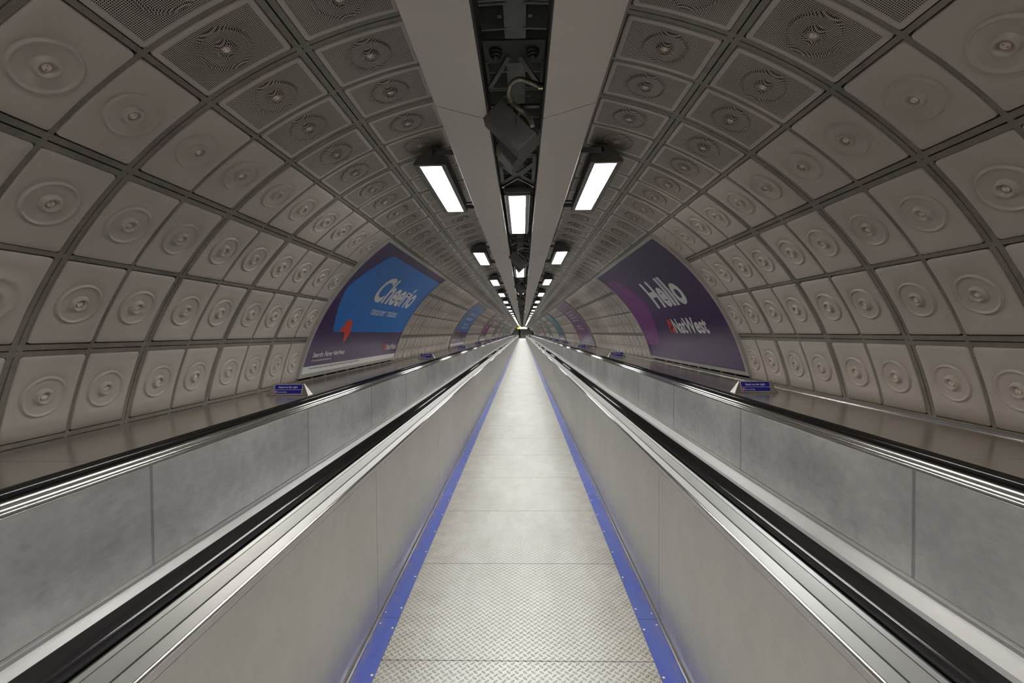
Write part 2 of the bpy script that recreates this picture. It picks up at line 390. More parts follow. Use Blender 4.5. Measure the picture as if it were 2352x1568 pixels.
def build_shell():
    wl = MB(); wr = MB(); ce = MB()
    def strip(mb, t0, t1, ya, yb, r_, segs=1, depth=.0):
        vv = []; ff = []
        for i in range(segs+1):
            t = t0+(t1-t0)*i/segs
            vv += [cylpt(t, ya, r_), cylpt(t, yb, r_)]
            if depth: vv += [cylpt(t, ya, r_+depth), cylpt(t, yb, r_+depth)]
        q = 4 if depth else 2
        for i in range(segs):
            a = i*q; b = a+q
            ff.append((a, a+1, b+1, b))
            if depth: ff += [(a, b, b+2, a+2), (a+1, a+3, b+3, b+1)]
        mb.add(vv, ff)
    for s, mb in ((-1, wl), (1, wr)):
        mb.cur = 0
        strip(mb, s*TH[3], s*90, Y0, YEND, R+.028, 16)                       # dark backing
    strip(ce, -TH[3], -TH[1], Y0, YEND, R+.028, 6); strip(ce, TH[1], TH[3], Y0, YEND, R+.028, 6)
    ce.cur = 3; strip(ce, -TH[1], TH[1], Y0, YEND, R+.13, 8)                 # bare iron lining behind the crown
    for s in (-1, 1):
        ce.cur = 3; ce.add([cylpt(s*TH[1], Y0, R+.028), cylpt(s*TH[1], YEND, R+.028), cylpt(s*TH[1], YEND, R+.13), cylpt(s*TH[1], Y0, R+.13)], [(0, 1, 2, 3)])
    for k in range(k0, k1+1):
        y = rib_y(k); wide = k % 2 == 0; far = y > 40
        for s, mb in ((-1, wl), (1, wr)):
            mb.cur = 1; sg = 8 if far else 22
            if wide:
                strip(mb, s*TH[3], s*78.9, y-.034, y-.0035, R+.003, sg, .025); strip(mb, s*TH[3], s*78.9, y+.0035, y+.034, R+.003, sg, .025)
                strip(mb, s*TH[3], s*78.9, y-.0035, y+.0035, R+.008, sg)
            else: strip(mb, s*TH[3], s*78.9, y-.013, y+.013, R+.003, sg, .025)
        ce.cur = 1; sg = 6 if far else 12
        for s in (-1, 1):
            if wide:
                strip(ce, s*TH[1], s*TH[3], y-.034, y-.0035, R+.003, sg, .025); strip(ce, s*TH[1], s*TH[3], y+.0035, y+.034, R+.003, sg, .025)
                strip(ce, s*TH[1], s*TH[3], y-.0035, y+.0035, R+.008, sg)
            else: strip(ce, s*TH[1], s*TH[3], y-.013, y+.013, R+.003, sg, .025)
        # flanges of the bare crown, two per panel pitch
        ce.cur = 2
        if y < 60:
            for yy, hw in ((y-.014, .008), (y+.014, .008)) if wide else ((y, .008),): strip(ce, -TH[1], TH[1], yy-hw, yy+hw, R+.0, 4, .13)
            strip(ce, -TH[1], TH[1], y+PITCH/2-.007, y+PITCH/2+.007, R+.0, 4, .13)
    for j in range(1, 8):
        for s in (-1, 1):
            mb = ce if j < 4 else (wl if s < 0 else wr)
            mb.cur = 1; d = math.degrees(1/R)
            if j == 7: strip(mb, s*(TH[7]-.010*d), s*(TH[7]+.02*d), Y0, YEND, R+.003, 1, .025); continue
            if j in (2, 4, 6):
                strip(mb, s*(TH[j]-.037*d), s*(TH[j]-.004*d), Y0, YEND, R+.002, 1, .0); strip(mb, s*(TH[j]+.004*d), s*(TH[j]+.037*d), Y0, YEND, R+.002, 1, .0)
                for q in (-.037, -.004, .004, .037): mb.add([cylpt(s*(TH[j]+q*d), Y0, R+.002), cylpt(s*(TH[j]+q*d), YEND, R+.002), cylpt(s*(TH[j]+q*d), YEND, R+.028), cylpt(s*(TH[j]+q*d), Y0, R+.028)], [(0, 1, 2, 3)])
                mb.cur = 0; strip(mb, s*(TH[j]-.004*d), s*(TH[j]+.004*d), Y0, YEND, R+.012, 1)
            else:
                strip(mb, s*(TH[j]-.014*d), s*(TH[j]+.014*d), Y0, YEND, R+.002, 1, .0)
                for q in (-.014, .014): mb.add([cylpt(s*(TH[j]+q*d), Y0, R+.002), cylpt(s*(TH[j]+q*d), YEND, R+.002), cylpt(s*(TH[j]+q*d), YEND, R+.028), cylpt(s*(TH[j]+q*d), Y0, R+.028)], [(0, 1, 2, 3)])
    mats = [M['back'], M['rib'], M['pale'], M['lining']]
    return [b.build(n_, mats, kind='structure') for b, n_ in ((wl, 'wall_left'), (wr, 'wall_right'), (ce, 'ceiling'))]
wall_left, wall_right, ceiling = build_shell()

def place_panels():
    jobs = {'wall_left': [], 'wall_right': [], 'ceiling': []}
    for k in range(k0, k1):
        y = pan_y(k)
        for s in (-1, 1):
            for row in WALLROWS:
                if in_ad(y): continue
                jobs['wall_left' if s < 0 else 'wall_right'].append((y, row, s))
            for row in CEILROWS: jobs['ceiling'].append((y, row, s))
    for wn, par in (('wall_left', wall_left), ('wall_right', wall_right), ('ceiling', ceiling)):
        me = ME_PERF if wn == 'ceiling' else ME_PLAIN; nm = me.name
        vis = sorted([j for j in jobs[wn] if j[0] > {1: .9, 2: 1.0, 3: 1.35, 4: 1.9, 5: 2.3, 6: 2.4}[j[1]]])
        near = vis[:100]; ns = set(near); rest = [j for j in jobs[wn] if j not in ns]
        for y, row, s in near:
            th = s*pan_th(row)
            o = bpy.data.objects.new(nm, me); C.objects.link(o); o.parent = par; o.location = cylpt(th, y, R); o.rotation_euler = (0, rad(th), 0)
            d = bpy.data.objects.new('fixing_disc', ME_DISC); C.objects.link(d); d.parent = o; d.rotation_euler = (0, 0, random.uniform(-1, 1))
        mb = MB(); mb.smooth = True
        for y, row, s in rest:
            th = rad(s*pan_th(row)); lv = 1 if (-1 < y < 34) else 2
            c, sn = math.cos(th), math.sin(th); loc = cylpt(s*pan_th(row), y, R)
            mb.add([(loc[0]+x*c+z*sn, y+yy, loc[2]-x*sn+z*c) for x, yy, z in LOC[lv]], TPL[lv][1])
        o = mb.build('distant_panels', M['perf_far'] if wn == 'ceiling' else M['panel'], par, kind='stuff'); recalc(o)
LOC = [tpl_local(i) for i in range(3)]
place_panels()

# ---------------------------------------------------------------- floor, edge strips
SP = 1.874; S0 = 2.505                            # joints of skirt panels and edge strips
mb = MB(); mb.box(-.99, .99, Y0, YE, -.06, 0.0); mb.box(-3.0, 3.0, YE, YEND, -.06, -.001)
mb2 = MB()
floor = mb.build('floor', M['floor2'], kind='structure')
mb = MB(); mb.box(-.663, .663, Y0, YE, 0.0, .004); mb.build('tread_plate_surface', M['tread'], floor)
def floor_strips():
    src = {}
    for s in (-1, 1):
        mb = MB(); x0, x1 = sorted((s*.663, s*.768)); mb.box(x0, x1, .0015, SP-.0015, .0, .007)
        st = mb.build('edge_strip', M['blue'], floor, origin=(0, S0-3*SP, 0), local=True)
        scr = MB()
        for i in range(6): scr.cyl((s*.676, .09+i*(SP-.18)/5, .007), (0, 0, 1), .0065, .0012, 10)
        for yy in (.05, SP-.05): scr.cyl((s*.755, yy, .007), (0, 0, 1), .005, .0012, 10)
        scr.build('screws', M['disc'], st, origin=parent_world(st), local=True)
        n = int((YE-S0)/SP)+3
        for i in range(1, n+1):
            c = st.copy(); C.objects.link(c); c.location.y += SP*i
            if i < 9:
                d = st.children[0].copy(); C.objects.link(d); d.parent = c
        mb = MB(); x0, x1 = sorted((s*.7685, s*.775)); mb.smooth = False; mb.box(x0, x1, Y0, YE, 0, .013)
        mb.build('skirt_bead', M['chrome'], floor)
floor_strips()

# ---------------------------------------------------------------- balustrades
def rrect(x0, x1, z0, z1, r_, n=5):
    pts = []
    for cx, cz, a0 in ((x1-r_, z1-r_, 0), (x0+r_, z1-r_, 90), (x0+r_, z0+r_, 180), (x1-r_, z0+r_, 270)):
        for i in range(n+1): a = rad(a0+90*i/n); pts.append((cx+r_*math.cos(a), cz+r_*math.sin(a)))
    return pts
def mir(p, s): return [(s*x, z) for x, z in p]
def repeated_panels(name, mat, par, x0, x1, z0, z1, start, s, step=SP, end=YE, gap=.0025, strip_w=0):
    a, b = sorted((s*x0, s*x1)); mb = MB(); mb.box(a, b, gap, step-gap, z0, z1)
    o = mb.build(name, mat, par, origin=(par.location.x, start, 0), local=False) if False else None
    mb2_ = MB(); mb2_.box(a, b, gap, step-gap, z0, z1)
    me_o = mb2_.build(name, mat, par, origin=(0, start, 0), local=True)
    y = start+step; last = me_o
    while y+step < end:
        c = me_o.copy(); C.objects.link(c); c.location.y = me_o.location.y+(y-start); y += step
    return me_o
def inner_balustrade(s, side):
    t = empty('balustrade', (s*.888, 0, 0), 'brushed steel balustrade bordering the %s side of the tread plate path' % side, 'balustrade')
    repeated_panels('skirt_panel', M['skirt'], t, .783, .793, .002, .836, S0-3*SP, s)
    mb = MB(); mb.box(*sorted((s*.789, s*.985)), Y0, YE, 0, .83); mb.build('core', M['gap'], t)
    a, b = sorted((s*.985, s*.99)); MB().box(a, b, Y0, YE, .30, .873).build('walkway_side_panel', M['side'], t)
    mb = MB(); mb.smooth = False
    mb.prism(mir([(.7815, .8385), (.7815, .8575), (.790, .8575), (.790, .8385)], s), Y0, YE)
    mb.cur = 1; mb.smooth = True
    mb.prism(mir([(.7815, .8575)]+[(.7895-.008*math.cos(a), .8605+.008*math.sin(a)) for a in [rad(v) for v in (0, 18, 36, 54, 72, 90)]]+[(.792, .8685), (.792, .8575)], s), Y0, YE)
    recalc(mb.build('edge_moulding', [M['skirt'], M['chrome']], t))
    mb = MB(); mb.prism(mir([(.790, .8685), (.8105, .8875), (.8105, .84), (.790, .84)], s), Y0, YE)
    mb.prism(mir([(.8135, .8905), (.8385, .9165), (.8385, .84), (.8135, .84)], s), Y0, YE)
    mb.cur = 1; mb.prism(mir([(.8105, .884), (.8135, .887), (.8135, .84), (.8105, .84)], s), Y0, YE)
    mb.prism(mir([(.8385, .912), (.8405, .914), (.8405, .84), (.8385, .84)], s), Y0, YE)
    mb.cur = 0; mb.prism(mir([(.8405, .9175), (.848, .925), (.855, .923), (.855, .84), (.8405, .84)], s), Y0, YE)
    mb.build('deck_strip', [M['deck'], M['gap']], t)
    mb = MB(); mb.prism(mir([(.855, .84), (.855, .918), (.866, .922), (.866, .9275), (.909, .9275), (.909, .922), (.92, .918), (.92, .84)], s), Y0, YE)
    mb.build('rail_track', M['gap'], t)
    mb = MB(); mb.prism(mir([(.985, .845), (.985, .869), (.962, .8885), (.93, .925), (.92, .923), (.92, .84)], s), Y0, YE); mb.build('walkway_side_deck', M['deck'], t)
    h = MB(); h.smooth = True
    h.prism(mir(rrect(.848, .928, .929, .960, .0125), s), Y0+.02, YE-.17)
    o = h.build('handrail', M['rubber'], origin=(s*.888, 0, .93))
    props(o, 'glossy black rubber handrail on the balustrade %s of the tread plate path' % side, 'handrail', 'handrails'); recalc(o)
    # rounded end of the balustrade at the far end
    mb = MB(); mb.smooth = True; mb.cyl((s*.888, YE-.02, 0), (0, 0, 1), .105, .925, 20); mb.build('end_cap', M['deck'], t)
def outer_balustrade(s, side):
    t = empty('balustrade', (s*2.08, 0, 0), 'dull steel balustrade between the %s moving walkway and the ledge' % side, 'balustrade')
    st = (2.505 if s < 0 else 2.39)-3*SP
    repeated_panels('side_panel', M['side'], t, 2.062, 2.072, .298, .868, st, s, gap=.004)
    mb = MB(); y = st
    cs = MB(); cs.box(*sorted((s*2.0605, s*2.068)), -.0095, .0095, .30, .866)
    c0 = cs.build('cover_strip', M['strip'], t, origin=(0, st, 0), local=True)
    i = 1
    while st+SP*i < YE:
        c = c0.copy(); C.objects.link(c); c.location.y = c0.location.y+SP*i; i += 1
    MB().box(*sorted((s*2.070, s*2.17)), Y0, YE, .05, .90).build('core', M['gap'], t)
    mb = MB(); mb.prism(mir([(2.058, .285), (2.056, .300), (2.062, .304), (2.07, .304), (2.07, .285)], s), Y0, YE); mb.build('foot_bead', M['chrome'], t)
    mb = MB(); mb.prism(mir([(2.050, .262), (2.046, .288), (2.058, .290), (2.07, .290), (2.07, .262)], s), Y0, YE); mb.build('foot_moulding', M['strip'], t)
    mb = MB(); mb.prism(mir([(1.955, .150), (1.955, .236), (2.048, .268), (2.07, .268), (2.07, .150)], s), Y0, YE); mb.build('inner_decking', M['inner'], t)
    # polished cove mouldings under the rail
    mb = MB(); mb.smooth = True
    mb.prism(mir([(2.061, .866), (2.059, .872), (2.0585, .884), (2.062, .889), (2.07, .889), (2.07, .866)], s), Y0, YE)
    P1 = [(2.060+.016*(1-math.cos(a)), .889+.018*math.sin(a)) for a in [rad(v) for v in range(0, 100, 15)]]
    mb.prism(mir(P1+[(2.085, .906), (2.085, .885)], s), Y0, YE)
    P2 = [(2.076+.015*(1-math.cos(a)), .906+.019*math.sin(a)) for a in [rad(v) for v in range(0, 100, 15)]]
    mb.prism(mir(P2+[(2.11, .925), (2.11, .90)], s), Y0, YE)
    recalc(mb.build('rail_moulding', M['chrome'], t))
    mb = MB(); mb.box(*sorted((s*2.105, s*2.16)), Y0, YE, .90, .9275); mb.build('rail_track', M['gap'], t)
    h = MB(); h.smooth = True; h.prism(mir(rrect(2.095, 2.175, .929, .960, .0125), s), Y0+.02, YE-.17)
    o = h.build('handrail', M['rubber'], origin=(s*2.135, 0, .93)); recalc(o)
    props(o, 'glossy black rubber handrail beside the steel ledge along the %s wall' % side, 'handrail', 'handrails')
    # moving pallets between the balustrades
    b = MB()
    yy = Y0
    while yy < YE: b.box(*sorted((s*1.0, s*1.955)), yy+.002, yy+.398, -.03, .03); yy += .4
    o = b.build('walkway_belt', M['strip'], origin=(s*1.48, 0, 0)); props(o, 'grey moving walkway belt hidden between the %s balustrades' % side, 'walkway')
    # ledge
    lg = empty('ledge', (s*2.56, 0, .95), 'satin steel ledge between %s handrail and curved wall' % side, 'ledge')
    repeated_panels('cover_plate', M['ledge'], lg, 2.18, 2.935, -.02, 0.0, 2.30-4*1.756, s, step=1.756, gap=.0015)
    for ch in lg.children: ch.location.z = 0
    MB().box(*sorted((s*2.18, s*2.96)), Y0, YE, .80, .928).build('ledge_core', M['gap'], lg)
    mb = MB(); mb.prism(mir([(2.930, .951), (2.932, .962), (2.945, .966), (2.965, .966), (2.965, .951)], s), Y0, YE); mb.build('wall_bead', M['ledge'], lg)
def fix_repeated(o): pass
for s, side in ((-1, 'left'), (1, 'right')):
    inner_balustrade(s, side); outer_balustrade(s, side)

# ---------------------------------------------------------------- ceiling trunking
BX = .0125
def trunking(s, side):
    t = empty('cable_trunking', (BX+s*.29, 0, 2.8), 'smooth grey cable trunking beam %s of the central ceiling slot' % side, 'trunking')
    prof = [(.150, 2.760), (.436, 2.840), (.441, 2.850), (.441, 2.885), (.435, 2.885), (.435, 2.852), (.155, 2.772), (.150, 2.772)]
    y = 2.50-2*PER; i = 0; base = None
    while y < 101:
        if base is None:
            mb = MB(); mb.prism([(BX+s*x-(BX+s*.29), z-2.8) for x, z in prof], .004, PER-.004)
            base = mb.build('cover_panel', M['beam'], t, origin=(BX+s*.29, y, 2.8), local=True); recalc(base)
        else:
            c = base.copy(); C.objects.link(c); c.location.y = base.location.y+PER*i
        i += 1; y += PER
    mb = MB(); mb.cur = 0
    a, b = sorted((BX+s*.152, BX+s*.162)); mb.box(a, b, Y0, 101, 2.765, 3.02)
    a, b = sorted((BX+s*.146, BX+s*.154)); mb.box(a, b, Y0, 101, 2.80, 2.806)
    a, b = sorted((BX+s*.152, BX+s*.40)); mb.box(a, b, Y0, 101, 2.93, 2.94)
    mb.build('tray', M['beamside'], t)
    mb = MB(); y = 2.68-1.097*2
    while y < 60:
        mb.cyl((BX+s*.149, y, 2.84), (-s, 0, 0), .006, .008, 8); mb.bar((BX+s*.40, y, 2.93), (BX+s*.40, y, 3.28), .02, .02, (0, 1, 0)); y += 1.085
    mb.build('hangers', M['beamside'], t)
    # small grey cable basket between trunking and cladding
    return t
trunk_l = trunking(-1, 'left'); trunk_r = trunking(1, 'right')

# iron spine of the crown
mb = MB(); mb.box(BX-.062, BX+.062, Y0, 60, 3.35, 3.48)
mb.box(BX-.043, BX+.043, Y0, 60, 3.342, 3.36)
mb.build('crown_spine', M['pale'], ceiling)
mb = MB(); k = -3
while rib_y(k) < 20:
    for dx, dz in ((-.16, 0), (.17, 0), (-.13, .14), (.15, .14)): mb.cyl((BX+dx, rib_y(k)+dz+.1, 3.465), (0, 0, -1), .012, .03, 8)
    for dx in (-.085, .085): mb.box(BX+dx-.012, BX+dx+.012, rib_y(k)+.12, rib_y(k)+.145, 3.36, 3.45)
    k += 1
mb.build('crown_bolts', M['pale'], ceiling)

# ---------------------------------------------------------------- lamps
LY0, LLEN = 3.99, 1.50
NL = 23
def side_lamp(s, mat):
    x = lambda v: s*v+BX
    t = empty('strip_light', (x(.765), LY0+LLEN/2, 3.06))
    y0, y1 = LY0-.035, LY0+LLEN+.035
    mb = MB()
    prof = [(.625, 3.060), (.905, 3.060), (.905, 3.078), (.80, 3.195), (.70, 3.215), (.638, 3.19)]
    # housing: near end leans back to a rounded top
    n = len(prof); vv = [(x(px), y0+(.0 if pz < 3.1 else .012), pz) for px, pz in prof]+[(x(px), y1, pz) for px, pz in prof]
    mb.add(vv, [(i, (i+1) % n, n+(i+1) % n, n+i) for i in range(1, n)]+[tuple(range(n-1, -1, -1)), tuple(range(n, 2*n))])
    # bottom frame around the diffuser
    d0, d1 = .668, .858
    for a, b, c, d in ((.625, d0, y0, y1), (d1, .905, y0, y1), (d0, d1, y0, LY0), (d0, d1, LY0+LLEN, y1)):
        p, q = sorted((x(a), x(b))); mb.box(p, q, c, d, 3.056, 3.066)
    recalc(mb.build('housing', M['housing'], t))
    p, q = sorted((x(d0), x(d1))); dm = MB()
    dm.add([(p, LY0, 3.061), (q, LY0, 3.061), (q, LY0+LLEN, 3.061), (p, LY0+LLEN, 3.061), (p, LY0, 3.068), (q, LY0, 3.068), (q, LY0+LLEN, 3.068), (p, LY0+LLEN, 3.068)], [(0, 3, 2, 1), (4, 5, 6, 7), (0, 1, 5, 4), (1, 2, 6, 5), (2, 3, 7, 6), (3, 0, 4, 7)])
    dm.build('diffuser', mat, t)
    sc = MB()
    for i in range(5): sc.cyl((x(.885), LY0+.02+i*.365, 3.057), (0, 0, -1), .005, .003, 8)
    sc.build('frame_screws', M['iron'], t)
    for yy, zz in ((y0-.014, 3.155), (y1+.02, 3.13)):
        a = MB(); a.bar((x(.36), yy, zz), (x(.735), yy, zz), .012, .042, (0, 0, 1)); a.cyl((x(.735), yy-.006, zz), (0, 1, 0), .021, .012, 14)
        a.cyl((x(.735), yy-.010, zz), (0, 1, 0), .006, .006, 8)
        a.build('bracket_arm', M['housing'], t)
    cb = MB(); cb.smooth = True
    cb.tube([(x(.63), y1-.08, 3.15), (x(.58), y1-.06, 3.16), (x(.52), y1-.07, 3.155), (x(.42), y1-.05, 3.16)], .010, 8)
    cb.build('supply_cable', M['iron'], t)
    return t
def centre_lamp():
    t = empty('strip_light', (BX-.0075, LY0+LLEN/2, 2.79))
    y0, y1 = LY0-.04, LY0+LLEN+.02; x0, x1 = -.100, .110
    mb = MB()
    mb.box(x0, x1, y0, y1, 2.800, 2.90)
    for a, b, c, d in ((x0, -.070, y0, y1), (.078, x1, y0, y1), (-.07, .078, y0, LY0), (-.07, .078, LY0+LLEN, y1)): mb.box(a, b, c, d, 2.786, 2.801)
    mb.build('housing', M['housing'], t)
    dm = MB(); dm.box(-.069, .077, LY0+.001, LY0+LLEN-.001, 2.789, 2.7995); dm.build('diffuser', M['lamp'], t)
    e = MB(); e.box(x0-.002, x1+.002, y0-.03, y0, 2.80, 2.84); e.build('end_plate', M['housing'], t)
    for sx in (-1, 1):
        c = MB(); c.box(BX-.0075+sx*.104-.010, BX-.0075+sx*.104+.010, LY0+.02, LY0+LLEN-.02, 2.800, 2.806); c.build('side_rail', M['strip'], t)
    for yy in (LY0+.2, LY0+LLEN-.2):
        a = MB(); a.bar((BX-.15, yy, 2.85), (BX+.15, yy, 2.85), .012, .012); a.build('cross_rod', M['iron'], t)
    return t
NEAR_L = {0: 'unevenly lit white strip light, lamp nearest the camera left of the ceiling trunking', 1: 'second nearest white strip light left of the ceiling trunking'}
sl = side_lamp(-1, M['lamp_side']); sr = side_lamp(1, M['lamp_side_warm']); cl = centre_lamp()
def relabel(o, l, g): props(o, l, 'light fitting', g)
for i in range(NL):
    for base, nm, gp in ((sl, 'strip light hung left of the ceiling trunking', 'strip lights left of the trunking'), (sr, 'strip light hung right of the ceiling trunking', 'strip lights right of the trunking'), (cl, 'strip light in the slot between the two trunking beams', 'strip lights in the central slot')):
        o = base if i == 0 else copy_tree(base, PER*i)
        if i > 0 and base is not cl:
            for ch in o.children:
                if ch.name.startswith('diffuser') and (i*7+(3 if base is sl else 0)) % 3 != 0:
                    ch.data = ch.data.copy(); ch.data.materials[0] = M['lamp_side' if base is sr else 'lamp_side_warm']
        relabel(o, ('%s %s' % (nth(i), nm)), gp)
# the two rows overhead and behind the camera keep lighting the foreground
for j in (-1, -2):
    for base, w_ in ((sl, 'left'), (sr, 'right'), (cl, 'middle')):
        o = copy_tree(base, PER*j)
        relabel(o, 'strip light of the %s row, %s' % (w_, 'overhead at the camera' if j == -1 else 'behind the camera'), 'strip lights behind the view')

# ---------------------------------------------------------------- suspension plates and loudspeakers in the slot
def susp(y0, flip):
    """dark cross-shaped plate bridging the slot; y0 = cross centre"""
    t = empty('suspension_plate', (BX, y0, 2.86)); f = flip
    mb = MB(); z0, z1 = 2.845, 2.853
    def q(x, dy): return (BX+x, y0+f*dy)
    def slab(poly, za=z0, zb=z1):
        n = len(poly); mb.add([(*q(*p), za) for p in poly]+[(*q(*p), zb) for p in poly], [tuple(range(n)), tuple(range(2*n-1, n-1, -1))]+[(i, (i+1) % n, n+(i+1) % n, n+i) for i in range(n)])
    W_ = .1400
    slab([(-W_, -.42), (-.112, -.42), (-.112, .27), (-W_, .27)]); slab([(.112, -.42), (W_, -.42), (W_, .27), (.112, .27)])
    for s in (-1, 1):
        slab([(s*.1400, -.30), (s*.1400, -.21), (s*.03, .04), (-s*.0, .05), (-s*.0, -.04), (s*.012, -.06)])
        slab([(s*.0, .045), (s*.03, .0), (s*.1400, .18), (s*.1400, .27), (0, .06)])
    slab([(-W_, -.42), (W_, -.42), (W_, -.36), (-W_, -.36)])
    slab([(0, .06), (.112, .285), (-.112, .285)], 2.875, 2.880)
    recalc(mb.build('cross_plate', M['iron'], t))
    for s in (-1, 1):
        b = MB(); b.bar((*q(0, .055), 2.838), (*q(s*.132, .265), 2.838), .008, .014); b.build('edge_bar', M['hose'], t)
        c = MB(); c.cyl((*q(s*.128, .27), 2.830), (0, 0, 1), .010, .02, 10); c.build('end_bolt', M['disc'], t)
    return t
def speaker_unit():
    t = empty('loudspeaker', (BX, 2.50, 2.80))
    def V(px, py, h):                              # point under the crown at height h above the lens
        return Vector(((px-1200)*h/(763-py)+.0525, 1045*h/(763-py), 1.6+h))
    A, B, D = V(1109, 274, 1.12), V(1149, 232, 1.19), V(1187, 352, .93)
    Cc = B+(D-A)
    def slab(name, a, b, c, d, dep):
        ctr = (a+b+c+d)/4; q = (a, b, c, d)
        back = [p+dep for p in q]; mid = list(q); fr = [p+(ctr-p)*.05+Vector((0, -.006, .002)) for p in q]
        ff = [(0, 1, 2, 3), (8, 9, 10, 11)]
        for j in (0, 4):
            for i in range(4): ff.append((j+i, j+(i+1) % 4, j+4+(i+1) % 4, j+4+i))
        mb = MB(); mb.add(fr+mid+back, ff); o = mb.build(name, M['speaker'], t); recalc(o); return o
    slab('upper_cabinet', A, B, Cc, D, Vector((.006, .055, -.018)))
    E, Fp, G = V(1139, 338, 1.10), V(1176, 385, .93), V(1242, 308, 1.05)
    slab('lower_cabinet', E, Fp, G, E+(G-Fp), Vector((-.004, .06, -.03)))
    for sx in (-.02, .02):
        sc = MB(); p = (A*.3+Cc*.7)+Vector((sx, -.008, .01)); sc.bar(p, p+Vector((0, -.002, .07)), .004, .003, (0, 1, 0)); sc.build('seam_strap', M['gap'], t)
    mb = MB(); mb.bar((BX, 2.47, 2.68), (BX, 2.47, 2.81), .025, .025, (0, 1, 0)); mb.bar((BX-.13, 2.47, 2.815), (BX+.13, 2.47, 2.815), .03, .012); mb.build('mounting_bracket', M['iron'], t)
    pts = [V(*q) for q in ((1243, 204, 1.235), (1228, 200, 1.22), (1212, 194, 1.22), (1196, 189, 1.22), (1182, 192, 1.22), (1171, 204, 1.21), (1168, 221, 1.19), (1175, 240, 1.17), (1190, 254, 1.13), (1205, 267, 1.10), (1216, 280, 1.06), (1221, 296, 1.02))]
    # smooth through the points
    sm = []
    for i in range(len(pts)-1):
        p0, p1, p2, p3 = (Vector(pts[max(i-1, 0)]), Vector(pts[i]), Vector(pts[i+1]), Vector(pts[min(i+2, len(pts)-1)]))
        for j in range(8):
            u = j/8; sm.append(.5*((2*p1)+(-p0+p2)*u+(2*p0-5*p1+4*p2-p3)*u*u+(-p0+3*p1-3*p2+p3)*u**3))
    sm.append(Vector(pts[-1]))
    mb = MB(); mb.smooth = True; mb.tube(sm, .0125, 12, .07); mb.build('flexible_conduit', M['hose'], t)
    mb = MB(); mb.cyl(V(1245, 205, 1.235), (-1, 0, 0), .016, .022, 12); mb.build('conduit_gland', M['brass'], t)
    return t
def guard():
    t = empty('suspension_plate', (BX, 2.14, 2.87)); mb = MB()
    mb.box(BX-.140, BX+.140, 2.05, 2.22, 2.898, 2.906)
    for sx in (-1, 1):
        mb.add([(BX+sx*.140, 2.20, 2.894), (BX+sx*.140, 2.46, 2.894), (BX+sx*.128, 2.46, 2.894), (BX+sx*.128, 2.20, 2.894), (BX+sx*.140, 2.20, 2.906), (BX+sx*.140, 2.46, 2.906), (BX+sx*.128, 2.46, 2.906), (BX+sx*.128, 2.20, 2.906)], [(0, 1, 2, 3), (4, 7, 6, 5), (0, 4, 5, 1), (1, 5, 6, 2), (2, 6, 7, 3), (3, 7, 4, 0)])
    mb.build('plate', M['iron'], t)
    for sx in (-1, 1):
        b = MB(); b.bar((BX+sx*.025, 2.16, 2.893), (BX+sx*.130, 2.42, 2.893), .022, .010); b.build('diagonal_arm', M['housing'], t)
        c = MB(); c.smooth = True
        for z0_, r0_, r1_ in ((2.900, .032, .030), (2.882, .030, .022), (2.870, .022, .008)): c.cyl((BX+sx*.085, 2.125, z0_), (0, 0, -1), r0_, .018 if z0_ > 2.89 else .012, 16, r1_)
        c.build('cup', M['iron'], t)
    return t
sA = susp(3.62, 1); sB = guard(); spk = speaker_unit()
for i in range(-1, 20):
    a = sA if i == 0 else copy_tree(sA, PER*i); b = sB if i == 0 else copy_tree(sB, PER*i)
    if i >= 0:
        props(a, 'dark cross-shaped plate in the ceiling slot in front of the %s central light' % nth(i), 'support plate', 'plates bridging the ceiling slot')
        props(b, 'dark flat plate with two cups in the ceiling slot before the %s loudspeaker pair' % nth(i), 'support plate', 'plates bridging the ceiling slot')
        c = spk if i == 0 else copy_tree(spk, PER*i)
        props(c, '%s pair of dark grey angled loudspeakers with a looped conduit in the ceiling slot' % nth(i), 'loudspeaker', 'loudspeakers in the ceiling slot')
    else:
        props(a, 'dark cross-shaped plate overhead behind the view', 'support plate', 'plates behind the view')
        props(b, 'dark flat plate with two cups overhead behind the view', 'support plate', 'plates behind the view')

